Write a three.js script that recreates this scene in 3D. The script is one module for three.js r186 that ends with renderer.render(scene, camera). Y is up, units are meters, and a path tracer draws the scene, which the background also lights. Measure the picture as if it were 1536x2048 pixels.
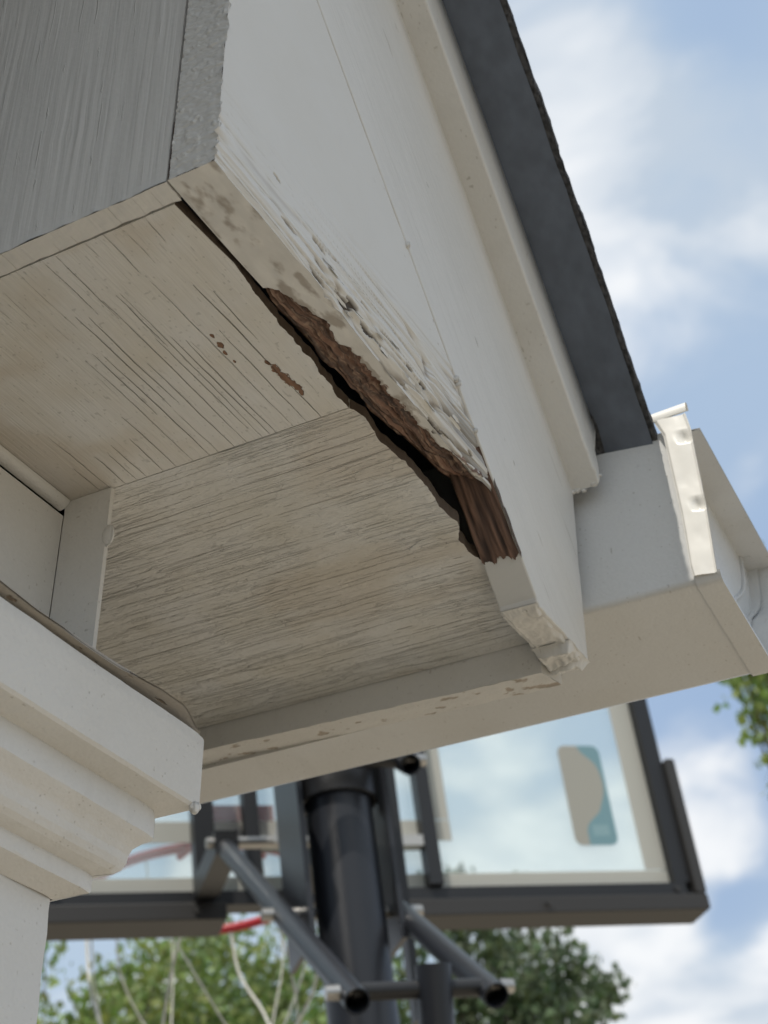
import * as THREE from 'three';
import { mergeGeometries, toCreasedNormals } from 'three/addons/utils/BufferGeometryUtils.js';

// ------------------------------------------------------------------ camera, sky, sun, exposure
const EYE = 1.55;                                   // camera height; everything near the eave is measured from the camera
const scene = new THREE.Scene();
const camera = new THREE.PerspectiveCamera(36.43, 0.75, 0.02, 900);
camera.position.set(0, EYE, 0);
{
  const a = THREE.MathUtils.degToRad(28.7), p = THREE.MathUtils.degToRad(34.3);
  camera.lookAt(-Math.sin(a) * Math.cos(p), EYE + Math.sin(p), -Math.cos(a) * Math.cos(p));
}
camera.focus = 0.635;
camera.userData.fStop = 17.5;
const SUN = new THREE.Vector3(-0.03, 0.86, 0.50).normalize();
const sun = new THREE.DirectionalLight(new THREE.Color().setRGB(1, 0.94, 0.84), 5);
sun.position.copy(SUN).multiplyScalar(40);
sun.castShadow = true;
Object.assign(sun.shadow.camera, { left: -12, right: 12, top: 12, bottom: -12, near: 1, far: 90 });
sun.shadow.mapSize.set(2048, 2048);
scene.add(sun, sun.target);
const renderer = new THREE.WebGLRenderer({ antialias: true });
renderer.toneMapping = THREE.LinearToneMapping;
renderer.toneMappingExposure = 0.72;
renderer.shadowMap.enabled = true;

// ------------------------------------------------------------------ noise and small maths
let seed = 7;
const rnd = () => { seed = (seed + 0x6D2B79F5) | 0; let t = Math.imul(seed ^ (seed >>> 15), 1 | seed); t = (t + Math.imul(t ^ (t >>> 7), 61 | t)) ^ t; return ((t ^ (t >>> 14)) >>> 0) / 4294967296; };
const rr = (a, b) => a + (b - a) * rnd();
const clamp = (x, a = 0, b = 1) => Math.min(b, Math.max(a, x));
const ss = (a, b, x) => { const t = clamp((x - a) / (b - a)); return t * t * (3 - 2 * t); };
const mix = (a, b, t) => a + (b - a) * t;
const mix3 = (a, b, t) => [mix(a[0], b[0], t), mix(a[1], b[1], t), mix(a[2], b[2], t)];
const h3 = (x, y, z) => { let h = Math.imul(x, 374761393) + Math.imul(y, 668265263) + Math.imul(z, 1274126177) | 0; h = Math.imul(h ^ (h >>> 13), 1274126177); h ^= h >>> 16; return (h >>> 0) / 4294967296; };
const qn = t => t * t * t * (t * (t * 6 - 15) + 10);
function n3(x, y, z = 0) {                          // value noise, -1..1
  const X = Math.floor(x), Y = Math.floor(y), Z = Math.floor(z), u = qn(x - X), v = qn(y - Y), w = qn(z - Z);
  const L = k => mix(mix(h3(X, Y, Z + k), h3(X + 1, Y, Z + k), u), mix(h3(X, Y + 1, Z + k), h3(X + 1, Y + 1, Z + k), u), v);
  return (w === 0 ? L(0) : mix(L(0), L(1), w)) * 2 - 1;
}
const fbm = (x, y, z = 0, o = 4) => { let s = 0, a = 0.5, f = 1; for (let i = 0; i < o; i++) { s += a * n3(x * f + i * 17.3, y * f - i * 9.1, z * f); a *= 0.5; f *= 2.03; } return s; };
const table = pts => x => {                          // piecewise linear through [key, value], keys falling or rising
  const up = pts[pts.length - 1][0] > pts[0][0];
  for (let i = 1; i < pts.length; i++) { const [a, va] = pts[i - 1], [b, vb] = pts[i]; if (up ? x <= b : x >= b) return mix(va, vb, clamp((x - a) / (b - a || 1e-9))); }
  return pts[pts.length - 1][1];
};

// ------------------------------------------------------------------ sky: thin cloud over pale blue, computed all round
{
  // the cloud masses and the clear patches in view: direction, angular size, weight
  const MASSES = [[-0.150, 0.718, -0.68, 0.06, 0.55], [-0.217, 0.742, -0.634, 0.045, 0.5], [-0.17, 0.60, -0.78, 0.05, 0.25], [-0.285, 0.297, -0.912, 0.06, 0.5], [-0.345, 0.312, -0.885, 0.055, 0.5], [-0.117, 0.772, -0.625, 0.032, -0.5], [-0.262, 0.330, -0.907, 0.018, -0.55], [-0.39, 0.375, -0.84, 0.045, 0.4], [-0.625, 0.313, -0.715, 0.03, -0.4], [-0.56, 0.318, -0.765, 0.05, 0.35]].map(q => { const L = Math.hypot(q[0], q[1], q[2]); return [q[0] / L, q[1] / L, q[2] / L, q[3], q[4]]; });
  const W = 2048, H = 1024, data = new Float32Array(W * H * 4);
  for (let j = 0; j < H; j++) for (let i = 0; i < W; i++) {
    const th = (j + 0.5) / H * Math.PI - Math.PI / 2, ph = ((i + 0.5) / W - 0.5) * 2 * Math.PI;
    const x = Math.cos(th) * Math.cos(ph), y = Math.sin(th), z = Math.cos(th) * Math.sin(ph);
    if (y < -0.15) { const k = (j * W + i) * 4; data[k] = 0.42; data[k + 1] = 0.42; data[k + 2] = 0.38; data[k + 3] = 1; continue; }
    const up = Math.max(y, 0) + 0.16, cx = x / up, cz = z / up;
    const wx = fbm(cx * 1.6 + 3, cz * 1.6, 2.2, 3), wz = fbm(cx * 1.6 - 8, cz * 1.6 + 5, 6.1, 3);
    const big = fbm(cx * 1.5 + wx * 0.6 + 11.2, cz * 1.5 + wz * 0.6 + 3.6, 0.4, 6);
    const fine = fbm(cx * 6.5 + wx * 1.6, cz * 6.5 + wz * 1.6, 3.3, 6);
    let lean = 0; for (const [ax, ay, az, sz, k] of MASSES) { const d = x * ax + y * ay + z * az; if (d > 0.95) lean += k * Math.exp((d - 1) / (sz * sz)); }
    const veil = clamp(0.70 + 1.2 * fbm(cx * 0.9 + 5, cz * 0.9 - 2, 8, 3) + 0.5 * lean);
    const c = ss(-0.18, 0.34, big * 0.9 + fine * 0.75 + lean);
    const haze = ss(0.45, -0.02, y);
    let col = mix3([0.31, 0.49, 0.85], [0.63, 0.79, 0.98], clamp(0.30 + haze * 0.4 + veil * 0.75));
    const cloud = mix3([0.74, 0.85, 0.98], [1.28, 1.30, 1.32], clamp(0.26 + fine * 2.0 + big * 0.6 + lean * 0.9));
    col = mix3(col, cloud, c * 0.92);
    if (y < 0) col = mix3(col, [0.42, 0.42, 0.38], ss(0, -0.12, y));
    const k = (j * W + i) * 4; data[k] = col[0]; data[k + 1] = col[1]; data[k + 2] = col[2]; data[k + 3] = 1;
  }
  const t = new THREE.DataTexture(data, W, H, THREE.RGBAFormat, THREE.FloatType);
  t.mapping = THREE.EquirectangularReflectionMapping; t.magFilter = t.minFilter = THREE.LinearFilter;
  t.colorSpace = THREE.LinearSRGBColorSpace; t.needsUpdate = true;
  scene.background = t; scene.environment = t; scene.backgroundIntensity = 1.05; scene.environmentIntensity = 1.05;
}

// ------------------------------------------------------------------ textures and materials
const enc = c => { c = clamp(c); return Math.round(255 * (c <= 0.0031308 ? 12.92 * c : 1.055 * Math.pow(c, 1 / 2.4) - 0.055)); };
function surface(W, H, f, opt = {}) {                // f(u, v, i, j) -> [r, g, b, height 0..1]; colour and relief of one surface
  const a = new Uint8Array(W * H * 4), b = new Uint8Array(W * H * 4);
  for (let j = 0; j < H; j++) for (let i = 0; i < W; i++) {
    const q = f((i + 0.5) / W, (j + 0.5) / H, i, j), k = (j * W + i) * 4;
    a[k] = enc(q[0]); a[k + 1] = enc(q[1]); a[k + 2] = enc(q[2]); a[k + 3] = 255;
    b[k] = b[k + 1] = b[k + 2] = Math.round(255 * clamp(q[3])); b[k + 3] = 255;
  }
  const T = (d, cs) => { const t = new THREE.DataTexture(d, W, H); t.wrapS = t.wrapT = opt.wrap || THREE.MirroredRepeatWrapping; t.magFilter = THREE.LinearFilter; t.minFilter = THREE.LinearMipmapLinearFilter; t.generateMipmaps = true; t.colorSpace = cs; t.needsUpdate = true; return t; };
  return new THREE.MeshStandardMaterial({ map: T(a, THREE.SRGBColorSpace), bumpMap: T(b, THREE.NoColorSpace), bumpScale: opt.bump ?? 0.001, roughness: opt.rough ?? 0.55, side: THREE.DoubleSide });
}
const flat = (r, g, b, rough = 0.6, extra = {}) => new THREE.MeshStandardMaterial({ color: new THREE.Color().setRGB(r, g, b), roughness: rough, side: THREE.DoubleSide, ...extra });
function cracks(W, H, list) {                        // list of { p: [[u, v], ...], w: width in texels, d: depth } -> depth per texel
  const A = new Float32Array(W * H);
  for (const { p, w, d } of list) for (let s = 1; s < p.length; s++) {
    const [u0, v0] = p[s - 1], [u1, v1] = p[s], L = Math.hypot((u1 - u0) * W, (v1 - v0) * H), n = Math.ceil(L);
    for (let k = 0; k <= n; k++) {
      const t = k / n, x = mix(u0, u1, t) * W, y = mix(v0, v1, t) * H, f = (s - 1 + t) / (p.length - 1), ww = w * (0.35 + 0.65 * Math.sin(Math.PI * clamp(f, 0.03, 0.97)));
      const R = Math.ceil(ww * 1.6);
      for (let j = -R; j <= R; j++) for (let i = -R; i <= R; i++) {
        const X = Math.round(x) + i, Y = Math.round(y) + j; if (X < 0 || Y < 0 || X >= W || Y >= H) continue;
        const q = d * Math.exp(-((X - x) ** 2 + (Y - y) ** 2) / (ww * ww));
        if (q > A[Y * W + X]) A[Y * W + X] = q;
      }
    }
  }
  return A;
}
const PAINT = [0.63, 0.62, 0.595], DIRT = [0.19, 0.15, 0.11], WOOD = [0.17, 0.095, 0.058];

// soffit under the gable side: long checks along the plywood's face grain
const W1 = 0.175, H1 = 0.14, X1 = -0.415, Z1 = -0.302;
const soffitMatA = (() => {
  const W = 1400, H = 1120, list = [];
  const add = (x, za, zb, w, d) => { const p = []; let u = (x - X1) / W1; const n = 4 + Math.round(Math.abs(zb - za) / 0.006); for (let i = 0; i <= n; i++) { p.push([u, (Z1 - mix(za, zb, i / n)) / H1]); u += rr(-0.0011, 0.0011); } list.push({ p, w: w * 0.72, d }); };
  for (let x = -0.385; x < -0.262; x += rr(0.0045, 0.0092)) { // checks that start at the far seam
    const k = ss(-0.40, -0.30, x);
    add(x, -0.4395, -0.4395 + rr(0.02, 0.045 + 0.06 * k), rr(1.3, 2.1), rr(0.5, 0.95));
  }
  for (let x = -0.385; x < -0.262; x += rr(0.006, 0.016)) add(x, -0.3095, -0.3095 - rr(0.008, 0.05), rr(0.8, 1.5), rr(0.35, 0.9));
  for (let i = 0; i < 8; i++) { const x = rr(-0.335, -0.262), z = rr(-0.32, -0.37); add(x, z, z - rr(0.03, 0.075), rr(1.3, 2.2), rr(0.6, 1)); }
  for (let i = 0; i < 14; i++) { const x = rr(-0.34, -0.258), z = rr(-0.315, -0.43); add(x, z, z - rr(0.004, 0.02), rr(0.6, 1.1), rr(0.2, 0.5)); }
  const C = cracks(W, H, list);
  const chips = [[-0.2818, -0.3749, 1.0], [-0.2822, -0.3808, 1.4], [-0.2830, -0.3856, 0.9], [-0.2826, -0.392, 0.6], [-0.2715, -0.3989, 1.1], [-0.2707, -0.4040, 2.2], [-0.2704, -0.4090, 2.5], [-0.2699, -0.4135, 2.3], [-0.2693, -0.4180, 2.0], [-0.2695, -0.4218, 1.2]];
  return surface(W, H, (u, v, i, j) => {
    const x = X1 + u * W1, z = Z1 - v * H1, c = C[j * W + i];
    let chip = 0; if (x > -0.29 && x < -0.262 && z < -0.368 && z > -0.43) for (const [cx, cz, r] of chips) chip = Math.max(chip, 1 - Math.hypot((x - cx) * 1.25, (z - cz) * 0.62) / (r * 0.0011) + 0.55 * fbm(x * 900, z * 700, 2, 3));
    chip = ss(0.05, 0.22, chip);
    const grain = fbm(x * 1500, z * 55, 1, 3), blot = fbm(x * 45, z * 38, 5, 4), tool = fbm((x + z) * 420, (x - z) * 60, 8, 3) * ss(0.1, 0.4, fbm(x * 30 + 2, z * 30, 3, 2));
    const spk = ss(0.78, 0.9, n3(x * 900, z * 520, 3)) * 0.7;
    let col = PAINT.map((q, k) => q * (1 + 0.06 * grain + [0.06, 0.09, 0.15][k] * blot) * (1 - 0.28 * spk)); const stain = ss(0.05, 0.42, fbm(x * 17 + 4, z * 26, 12, 4)); col = mix3(col, [0.50, 0.43, 0.34], stain * 0.5);
    col = mix3(col, DIRT, clamp(c * 0.85));
    const wd = fbm(x * 700, z * 160, 4, 3);
    col = mix3(col, [0.20 + 0.10 * wd, 0.105 + 0.06 * wd, 0.06 + 0.04 * wd], chip);
    return [...col, 0.72 + 0.05 * grain + 0.04 * blot + 0.05 * tool - 0.62 * c - 0.42 * chip * (0.8 + 0.3 * wd) - 0.04 * spk];
  }, { bump: 0.0022, rough: 0.62 });
})();
// soffit under the eave: raised, weathered grain running the other way
const W2 = 0.23, H2 = 0.185, X2 = -0.47, Z2 = -0.435;
const soffitMatB = (() => {
  const W = 1480, H = 1190, list = [];
  for (let i = 0; i < 420; i++) {
    const z = rr(-0.441, -0.606), x = rr(-0.46, -0.255), L = Math.pow(rnd(), 2.2) * 0.085 + 0.006, p = []; let v = (Z2 - z) / H2; const n = 3 + Math.round(L / 0.006);
    for (let k = 0; k <= n; k++) { p.push([(x + L * (k / n - 0.5) - X2) / W2, v]); v += rr(-0.0013, 0.0013); }
    list.push({ p, w: rr(0.6, 1.5), d: rr(0.15, 0.8) });
  }
  const C = cracks(W, H, list);
  return surface(W, H, (u, v, i, j) => {
    const x = X2 + u * W2, z = Z2 - v * H2, c = C[j * W + i];
    const warp = 0.0012 * fbm(x * 22, z * 40, 3, 2), zz = z + warp;
    const g1 = 1 - Math.abs(n3(x * 24 + 5, zz * 620, 1)), g2 = 1 - Math.abs(n3(x * 60, zz * 1150, 4)), patch = ss(-0.45, 0.15, fbm(x * 26, z * 48, 9, 3));
    const groove = ss(0.86, 0.99, g1) * 0.8 * patch + ss(0.9, 1, g2) * 0.45 * patch;
    const blot = fbm(x * 40, z * 55, 5, 4), fine = fbm(x * 420, z * 900, 2, 3), flake = ss(0.30, 0.5, fbm(x * 130, z * 330, 6, 4));
    const spk = ss(0.7, 0.85, n3(x * 800, z * 800, 3));
    let col = PAINT.map((q, k) => q * (1 + 0.05 * fine + [0.06, 0.08, 0.13][k] * blot) * (1 - 0.16 * groove) * (1 - 0.12 * spk) * (1 + 0.05 * flake));
    const stain = ss(0.05, 0.45, fbm(x * 15 + 9, z * 34, 12, 4)); col = mix3(col, [0.52, 0.45, 0.36], stain * 0.42);
    col = mix3(col, DIRT, clamp(c * 0.55));
    return [...col, 0.7 + 0.08 * fine + 0.05 * blot - 0.40 * groove - 0.5 * c + 0.10 * flake];
  }, { bump: 0.0021, rough: 0.62 });
})();
// smooth rake board: brushed paint with a few pits, drawn out along the slope
const rakeMat = (() => {
  const W = 1400, H = 560, list = [];
  for (let i = 0; i < 46; i++) { const u = rr(0, 1), v = rr(0.05, 0.95), L = Math.pow(rnd(), 3) * 0.05 + 0.003; list.push({ p: [[u, v], [u + L * 0.5, v + rr(-0.003, 0.003)], [u + L, v + rr(-0.004, 0.004)]], w: rr(0.8, 2.0), d: rr(0.3, 1) }); }
  for (const v of [0.17, 0.20, 0.36]) { const p = []; for (let k = 0; k <= 30; k++) p.push([0.12 + 0.028 * k, v + 0.004 * n3(k * 0.5, v * 50)]); list.push({ p, w: 0.8, d: 0.22 }); }
  const C = cracks(W, H, list);
  return surface(W, H, (u, v, i, j) => {
    const s = u * 0.5, w = v * 0.2, c = C[j * W + i], br = fbm(s * 30, w * 700, 1, 3), op = fbm(s * 500, w * 500, 3, 3), bl = fbm(s * 14, w * 30, 6, 4);
    const low = ss(0.05, 0.3, fbm(s * 40, w * 300, 7, 3)) * 0.4;
    let col = PAINT.map((q, k) => q * (1.015 + 0.02 * op + 0.022 * br + [0.03, 0.035, 0.045][k] * bl) * (1 - 0.05 * low));
    col = mix3(col, [0.27, 0.24, 0.20], c * 0.75);
    return [...col, 0.6 + 0.10 * br + 0.09 * op + 0.10 * bl - 0.5 * c];
  }, { bump: 0.0007, rough: 0.42 });
})();
// end board: vertical brush marks and raised vertical grain
const endMat = (() => {
  const W = 900, H = 900, list = [];
  for (let i = 0; i < 90; i++) { const u = rr(0, 1), v = rr(0, 1), L = 0.03 + 0.22 * rnd() * rnd(), p = []; for (let k = 0; k <= 6; k++) p.push([u + rr(-0.002, 0.002), v + L * k / 6]); list.push({ p, w: rr(0.8, 1.8), d: rr(0.2, 0.8) }); }
  const C = cracks(W, H, list);
  return surface(W, H, (u, v, i, j) => {
    const x = u * 0.15, y = v * 0.15, c = C[j * W + i], g = fbm((x + 0.002 * n3(y * 30, 1)) * 900, y * 26, 1, 3), rid = 1 - Math.abs(n3(x * 420, y * 14, 2)), bl = fbm(x * 40, y * 30, 6, 3), f = fbm(x * 700, y * 500, 3, 2);
    let col = PAINT.map(q => q * (1 + 0.02 * g + 0.04 * bl)); col = mix3(col, DIRT, c * 0.4);
    return [...col, 0.55 + 0.13 * g + 0.16 * rid + 0.05 * f - 0.5 * c];
  }, { bump: 0.0007, rough: 0.5 });
})();
// plain old paint: fascia, pilaster, mouldings (dirt specks, runs, roller stipple)
function oldPaint(dirty, bump, wear) {
  return surface(680, 680, (u, v) => {
    const x = u * 0.25, y = v * 0.25, op = fbm(x * 800, y * 800, 2, 2), bl = fbm(x * 24, y * 24, 5, 4), pick = n3(x * 60, y * 60, 1);
    const sp = ss(0.86, 0.95, n3(x * 700, y * 700, 7)) * clamp(0.6 + pick), run = ss(0.25, 0.6, fbm(x * 90, y * 30, 8, 3)) * 0.12;
    const chip = wear ? ss(0.40, 0.47, fbm(x * 130, y * 330, 3, 4)) : 0;
    let col = [1, 1, 1].map((q, k) => q * (0.97 + 0.03 * op + [0.05, 0.06, 0.08][k] * bl) * (1 - run * 0.25)); col = mix3(col, [0.30, 0.25, 0.19], clamp(sp * dirty));
    col = mix3(col, [0.50, 0.40, 0.31], chip * 0.8);
    return [...col, 0.6 + 0.09 * op + 0.1 * bl - 0.12 * sp - 0.3 * chip];
  }, { bump, rough: 0.5 });
}
const tint = (m, r, g, b, rough, bump) => { const q = m.clone(); q.color.setRGB(r, g, b); if (rough) q.roughness = rough; if (bump) q.bumpScale = bump; return q; };
const paintA = oldPaint(0.4, 0.0008, 0), paintB = oldPaint(0.5, 0.0012, 1);
const trimMat = tint(paintA, 0.65, 0.64, 0.615), capMat = tint(paintA, 0.65, 0.64, 0.615, 0.5, 0.0012), fasciaMat = tint(paintB, 0.65, 0.64, 0.615);   // the same old white paint on all trim
const metalMat = tint(paintA, 0.64, 0.645, 0.64, 0.26, 0.0006);
const capMetal = flat(0.82, 0.80, 0.75, 0.3);
const tarMat = surface(512, 512, (u, v) => { const n = fbm(u * 60, v * 60, 1, 4), s = fbm(u * 9, v * 9, 4, 3); const k = 0.125 * (1 + 0.2 * n + 0.25 * s); return [k * 0.82, k * 0.97, k * 1.25, 0.5 + 0.3 * n]; }, { bump: 0.0004, rough: 0.4 });
const shingleMat = surface(512, 512, (u, v) => { const n = n3(u * 300, v * 300, 1), s = n3(u * 140, v * 140, 4); const k = 0.06 * (1 + 0.5 * n + 0.3 * s); return [k, k, k * 1.05, 0.5 + 0.35 * n]; }, { bump: 0.0015, rough: 0.9 });
const vmat = (rough = 0.8) => new THREE.MeshStandardMaterial({ vertexColors: true, roughness: rough, side: THREE.DoubleSide });

// ------------------------------------------------------------------ geometry helpers
function grid(nu, nv, f) {                           // f(u, v) -> [x, y, z, U, V, (r, g, b)]
  const P = [], T = [], C = [], I = []; let col = false;
  for (let j = 0; j <= nv; j++) for (let i = 0; i <= nu; i++) { const q = f(i / nu, j / nv); P.push(q[0], q[1], q[2]); T.push(q[3] ?? 0, q[4] ?? 0); if (q.length > 5) { col = true; C.push(q[5], q[6], q[7]); } }
  for (let j = 0; j < nv; j++) for (let i = 0; i < nu; i++) { const a = j * (nu + 1) + i, b = a + 1, c = a + nu + 1, d = c + 1; I.push(a, c, b, b, c, d); }
  const g = new THREE.BufferGeometry();
  g.setAttribute('position', new THREE.Float32BufferAttribute(P, 3)); g.setAttribute('uv', new THREE.Float32BufferAttribute(T, 2));
  if (col) g.setAttribute('color', new THREE.Float32BufferAttribute(C, 3));
  g.setIndex(I); g.computeVertexNormals(); return g;
}
const noIdx = g => g.index ? g.toNonIndexed() : g;
const merge = list => mergeGeometries(list.map(g => { const h = noIdx(g); for (const k of Object.keys(h.attributes)) if (!['position', 'normal', 'uv', 'color'].includes(k)) h.deleteAttribute(k); return h; }));
const lift = g => g.translate(0, EYE, 0);
function uvBy(g, f) { const p = g.attributes.position, t = new Float32Array(p.count * 2); for (let i = 0; i < p.count; i++) { const q = f(p.getX(i), p.getY(i), p.getZ(i)); t[2 * i] = q[0]; t[2 * i + 1] = q[1]; } g.setAttribute('uv', new THREE.BufferAttribute(t, 2)); return g; }
const boxUV = (g, s = 4) => { g = noIdx(g); const n = g.attributes.normal; let i = 0; const p = g.attributes.position, t = new Float32Array(p.count * 2); for (; i < p.count; i++) { const ax = Math.abs(n.getX(i)), ay = Math.abs(n.getY(i)), az = Math.abs(n.getZ(i)); const x = p.getX(i), y = p.getY(i), z = p.getZ(i); const q = ax >= ay && ax >= az ? [z, y] : ay >= az ? [x, z] : [x, y]; t[2 * i] = q[0] * s; t[2 * i + 1] = q[1] * s; } g.setAttribute('uv', new THREE.BufferAttribute(t, 2)); return g; };
const box = (x0, x1, y0, y1, z0, z1) => new THREE.BoxGeometry(Math.abs(x1 - x0), Math.abs(y1 - y0), Math.abs(z1 - z0)).translate((x0 + x1) / 2, (y0 + y1) / 2, (z0 + z1) / 2);
function mesh(name, g, m, parent, label) { const o = new THREE.Mesh(g, m); o.name = name; o.castShadow = o.receiveShadow = true; if (label) o.userData.label = label; parent.add(o); return o; }
function thing(name, label, category, group) { const o = new THREE.Group(); o.name = name; o.userData = { label, category }; if (group) o.userData.group = group; scene.add(o); return o; }
const V = (x, y, z) => new THREE.Vector3(x, y, z);
function tube(a, b, r, r2 = r, seg = 20, open = false) { const d = b.clone().sub(a), g = new THREE.CylinderGeometry(r2, r, d.length(), seg, 1, open); g.applyQuaternion(new THREE.Quaternion().setFromUnitVectors(V(0, 1, 0), d.clone().normalize())); return g.translate((a.x + b.x) / 2, (a.y + b.y) / 2, (a.z + b.z) / 2); }
function pipe(a, b, r, t = 0.0025) {                 // hollow tube with open ends
  const L = a.distanceTo(b), g = new THREE.LatheGeometry([[r - t, 0], [r, 0], [r, L], [r - t, L], [r - t, 0]].map(q => new THREE.Vector2(...q)), 28);
  g.applyQuaternion(new THREE.Quaternion().setFromUnitVectors(V(0, 1, 0), b.clone().sub(a).normalize())); return g.translate(a.x, a.y, a.z);
}
const cord = (pts, r, n = 24) => new THREE.TubeGeometry(new THREE.CatmullRomCurve3(pts), n, r, 6);

// ------------------------------------------------------------------ the ground
const ground = mesh('ground', new THREE.CircleGeometry(420, 64).rotateX(-Math.PI / 2), flat(0.13, 0.118, 0.075, 0.95), scene); ground.userData.kind = 'structure';
const concrete = flat(0.45, 0.385, 0.30, 0.9);
const drive = mesh('driveway', box(-8, 6, 0.001, 0.018, -12, -1.0), concrete, scene); drive.userData.kind = 'structure';
const walk = mesh('side_path', box(0.36, 3.2, 0.001, 0.018, -0.99, 8), concrete, scene); walk.userData.kind = 'structure';

// ------------------------------------------------------------------ the house: gable end, boxed eave return, roof
const house = thing('house', 'white painted house corner with boxed eave, rotted rake trim and moulded pilaster', 'house');
const SL = 0.935, CS = 1 / Math.hypot(1, SL);        // roof slope
const FX = -0.2296, NZ = -0.2988, SY = 0.4;          // face of the rake boards, near end of the box, soffit height above the camera
const yAt = (w, z) => w / CS + SL * z;               // height of a line parallel to the roof, w metres square to it
const WL = 0.6508, WM = 0.7588, WT = 0.784;          // lower edge of rake board, underside of moulding, top of boards
// body of the house
{
  const s = new THREE.Shape(); const zA = -0.4435, zB = 6.0, zr = 2.8;
  s.moveTo(-zA, -EYE); s.lineTo(-zB, -EYE); s.lineTo(-zB, yAt(WT, zA) - 0.06); s.lineTo(-zr, yAt(WT, zr) - 0.06); s.lineTo(-zA, yAt(WT, zA) - 0.06); s.closePath();
  const g = new THREE.ExtrudeGeometry(s, { depth: 6, bevelEnabled: false }); g.rotateY(-Math.PI / 2); // shape x -> world -z... 
  g.applyMatrix4(new THREE.Matrix4()); g.computeBoundingBox(); const b = g.boundingBox;
  if (Math.abs(b.max.z - zB) > 0.01) g.scale(1, 1, -1);
  g.computeBoundingBox(); g.translate(-0.4078 - g.boundingBox.max.x, 0, 0);
  mesh('wall', lift(boxUV(g)), trimMat, house);
  mesh('wall_panel', lift(boxUV(box(-0.4076, -0.4036, -EYE + 0.02, 0.3918, -0.4375, 3.0))), trimMat, house, 'flat painted wall panel under the soffit');
  mesh('corner_board', lift(boxUV(box(-0.4034, -0.3778, 0.2856, 0.3992, -0.4401, -0.4378))), capMat, house, 'narrow upright corner board above the pilaster capital');
  { const q = new THREE.SphereGeometry(0.0042, 16, 12); q.scale(0.8, 1.35, 0.35); q.translate(-0.3772, 0.3735, -0.4386); mesh('paint_blob', lift(boxUV(q)), capMat, house); }
  const bead = []; for (let i = 0; i <= 8; i++) { const a = i / 8 * Math.PI / 2; bead.push(new THREE.Vector2(0.0055 * Math.cos(a), -0.0040 * Math.sin(a))); }
  mesh('bead_moulding', lift(grid(8, 30, (u, v) => { const q = bead[Math.round(u * 8)], z = mix(-0.4376, 0.4, v); return [-0.4062 + q.x, 0.3994 + q.y, z, z * 4, u * 0.05]; })), capMat, house);
}
// soffit panels
const plyEdge = table([[-0.3092, -0.2539], [-0.3303, -0.2528], [-0.3445, -0.2518], [-0.3639, -0.2539], [-0.3821, -0.2552], [-0.4062, -0.2549], [-0.4232, -0.2568], [-0.4318, -0.2582], [-0.4400, -0.2570], [-0.4475, -0.2541], [-0.4616, -0.2546], [-0.4707, -0.2523], [-0.4835, -0.2498], [-0.5073, -0.2496], [-0.5190, -0.2469], [-0.5235, -0.2475], [-0.5297, -0.2515], [-0.5387, -0.2517], [-0.5496, -0.2482], [-0.5572, -0.2481], [-0.5689, -0.2515], [-0.5772, -0.2510], [-0.5942, -0.2515], [-0.6140, -0.2505]]);
const rawPly = flat(0.085, 0.062, 0.046, 0.9);
const edgeOf = g => { const o = new THREE.Mesh(lift(g), rawPly); o.name = 'ply_edge'; o.castShadow = o.receiveShadow = true; return o; };
function plySheet(name, xl, z0, z1, yf, m, uvf, label) {
  const T = 0.005, nz = Math.round(Math.abs(z1 - z0) / 0.0009), nx = 90;
  const edge = z => plyEdge(z) + 0.0010 * fbm(z * 210, 3, 1, 3) * ss(-0.345, -0.37, z);
  const curl = (x, z) => { const d = edge(z) - x; return -0.0016 * ss(0.014, 0, d) * ss(-0.485, -0.515, z) * ss(-0.545, -0.525, z) * (0.6 + 0.7 * fbm(x * 300, z * 160, 2, 3)) + 0.0006 * ss(0.003, 0, d) * n3(z * 350, 5) * ss(-0.36, -0.4, z) + 0.0004 * fbm(x * 25, z * 25, 2, 2); };
  const X = (u, z) => xl + (edge(z) - xl) * (1 - Math.pow(1 - u, 1.7));
  const bot = grid(nx, nz, (u, v) => { const z = mix(z0, z1, v), x = X(u, z); return [x, yf(z) + curl(x, z), z, ...uvf(x, z)]; });
  const top = grid(2, nz, (u, v) => { const z = mix(z0, z1, v), x = X(u, z); return [x, yf(z) + T, z, ...uvf(x, z)]; });
  const side = grid(3, nz, (u, v) => { const z = mix(z0, z1, v), x = edge(z) + (u > 0.2 && u < 0.8 ? 0.0006 * n3(z * 500, u * 9, 4) : 0); return [x, mix(yf(z) + curl(edge(z), z), yf(z) + T, u), z, ...uvf(x, z + u * 0.004)]; });
  const ends = [z0, z1].map(z => grid(nx, 1, (u, v) => { const x = X(u, z); return [x, mix(yf(z) + curl(x, z), yf(z) + T, v), z, ...uvf(x, z)]; }));
  mesh(name, lift(merge([bot, top, ...ends])), m, house, label).add(edgeOf(side));
}
const yB = z => SY + 0.163 * (z + 0.44);
plySheet('soffit_panel', -0.4074, -0.3094, -0.4396, () => SY, soffitMatA, (x, z) => [(x - X1) / W1, (Z1 - z) / H1], 'plywood soffit panel with long dark checks and brown chips');
plySheet('soffit_panel', -0.80, -0.4402, -0.6108, yB, soffitMatB, (x, z) => [(x - X2) / W2, (Z2 - z) / H2], 'weathered plywood soffit panel with raised grain beside the gutter');
mesh('soffit_panel', lift(uvBy(box(-4, -0.801, 0.368, 0.402, -0.4402, -0.6108), (x, y, z) => [(x - X2) / W2, (Z2 - z) / H2])), soffitMatB, house);

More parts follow.
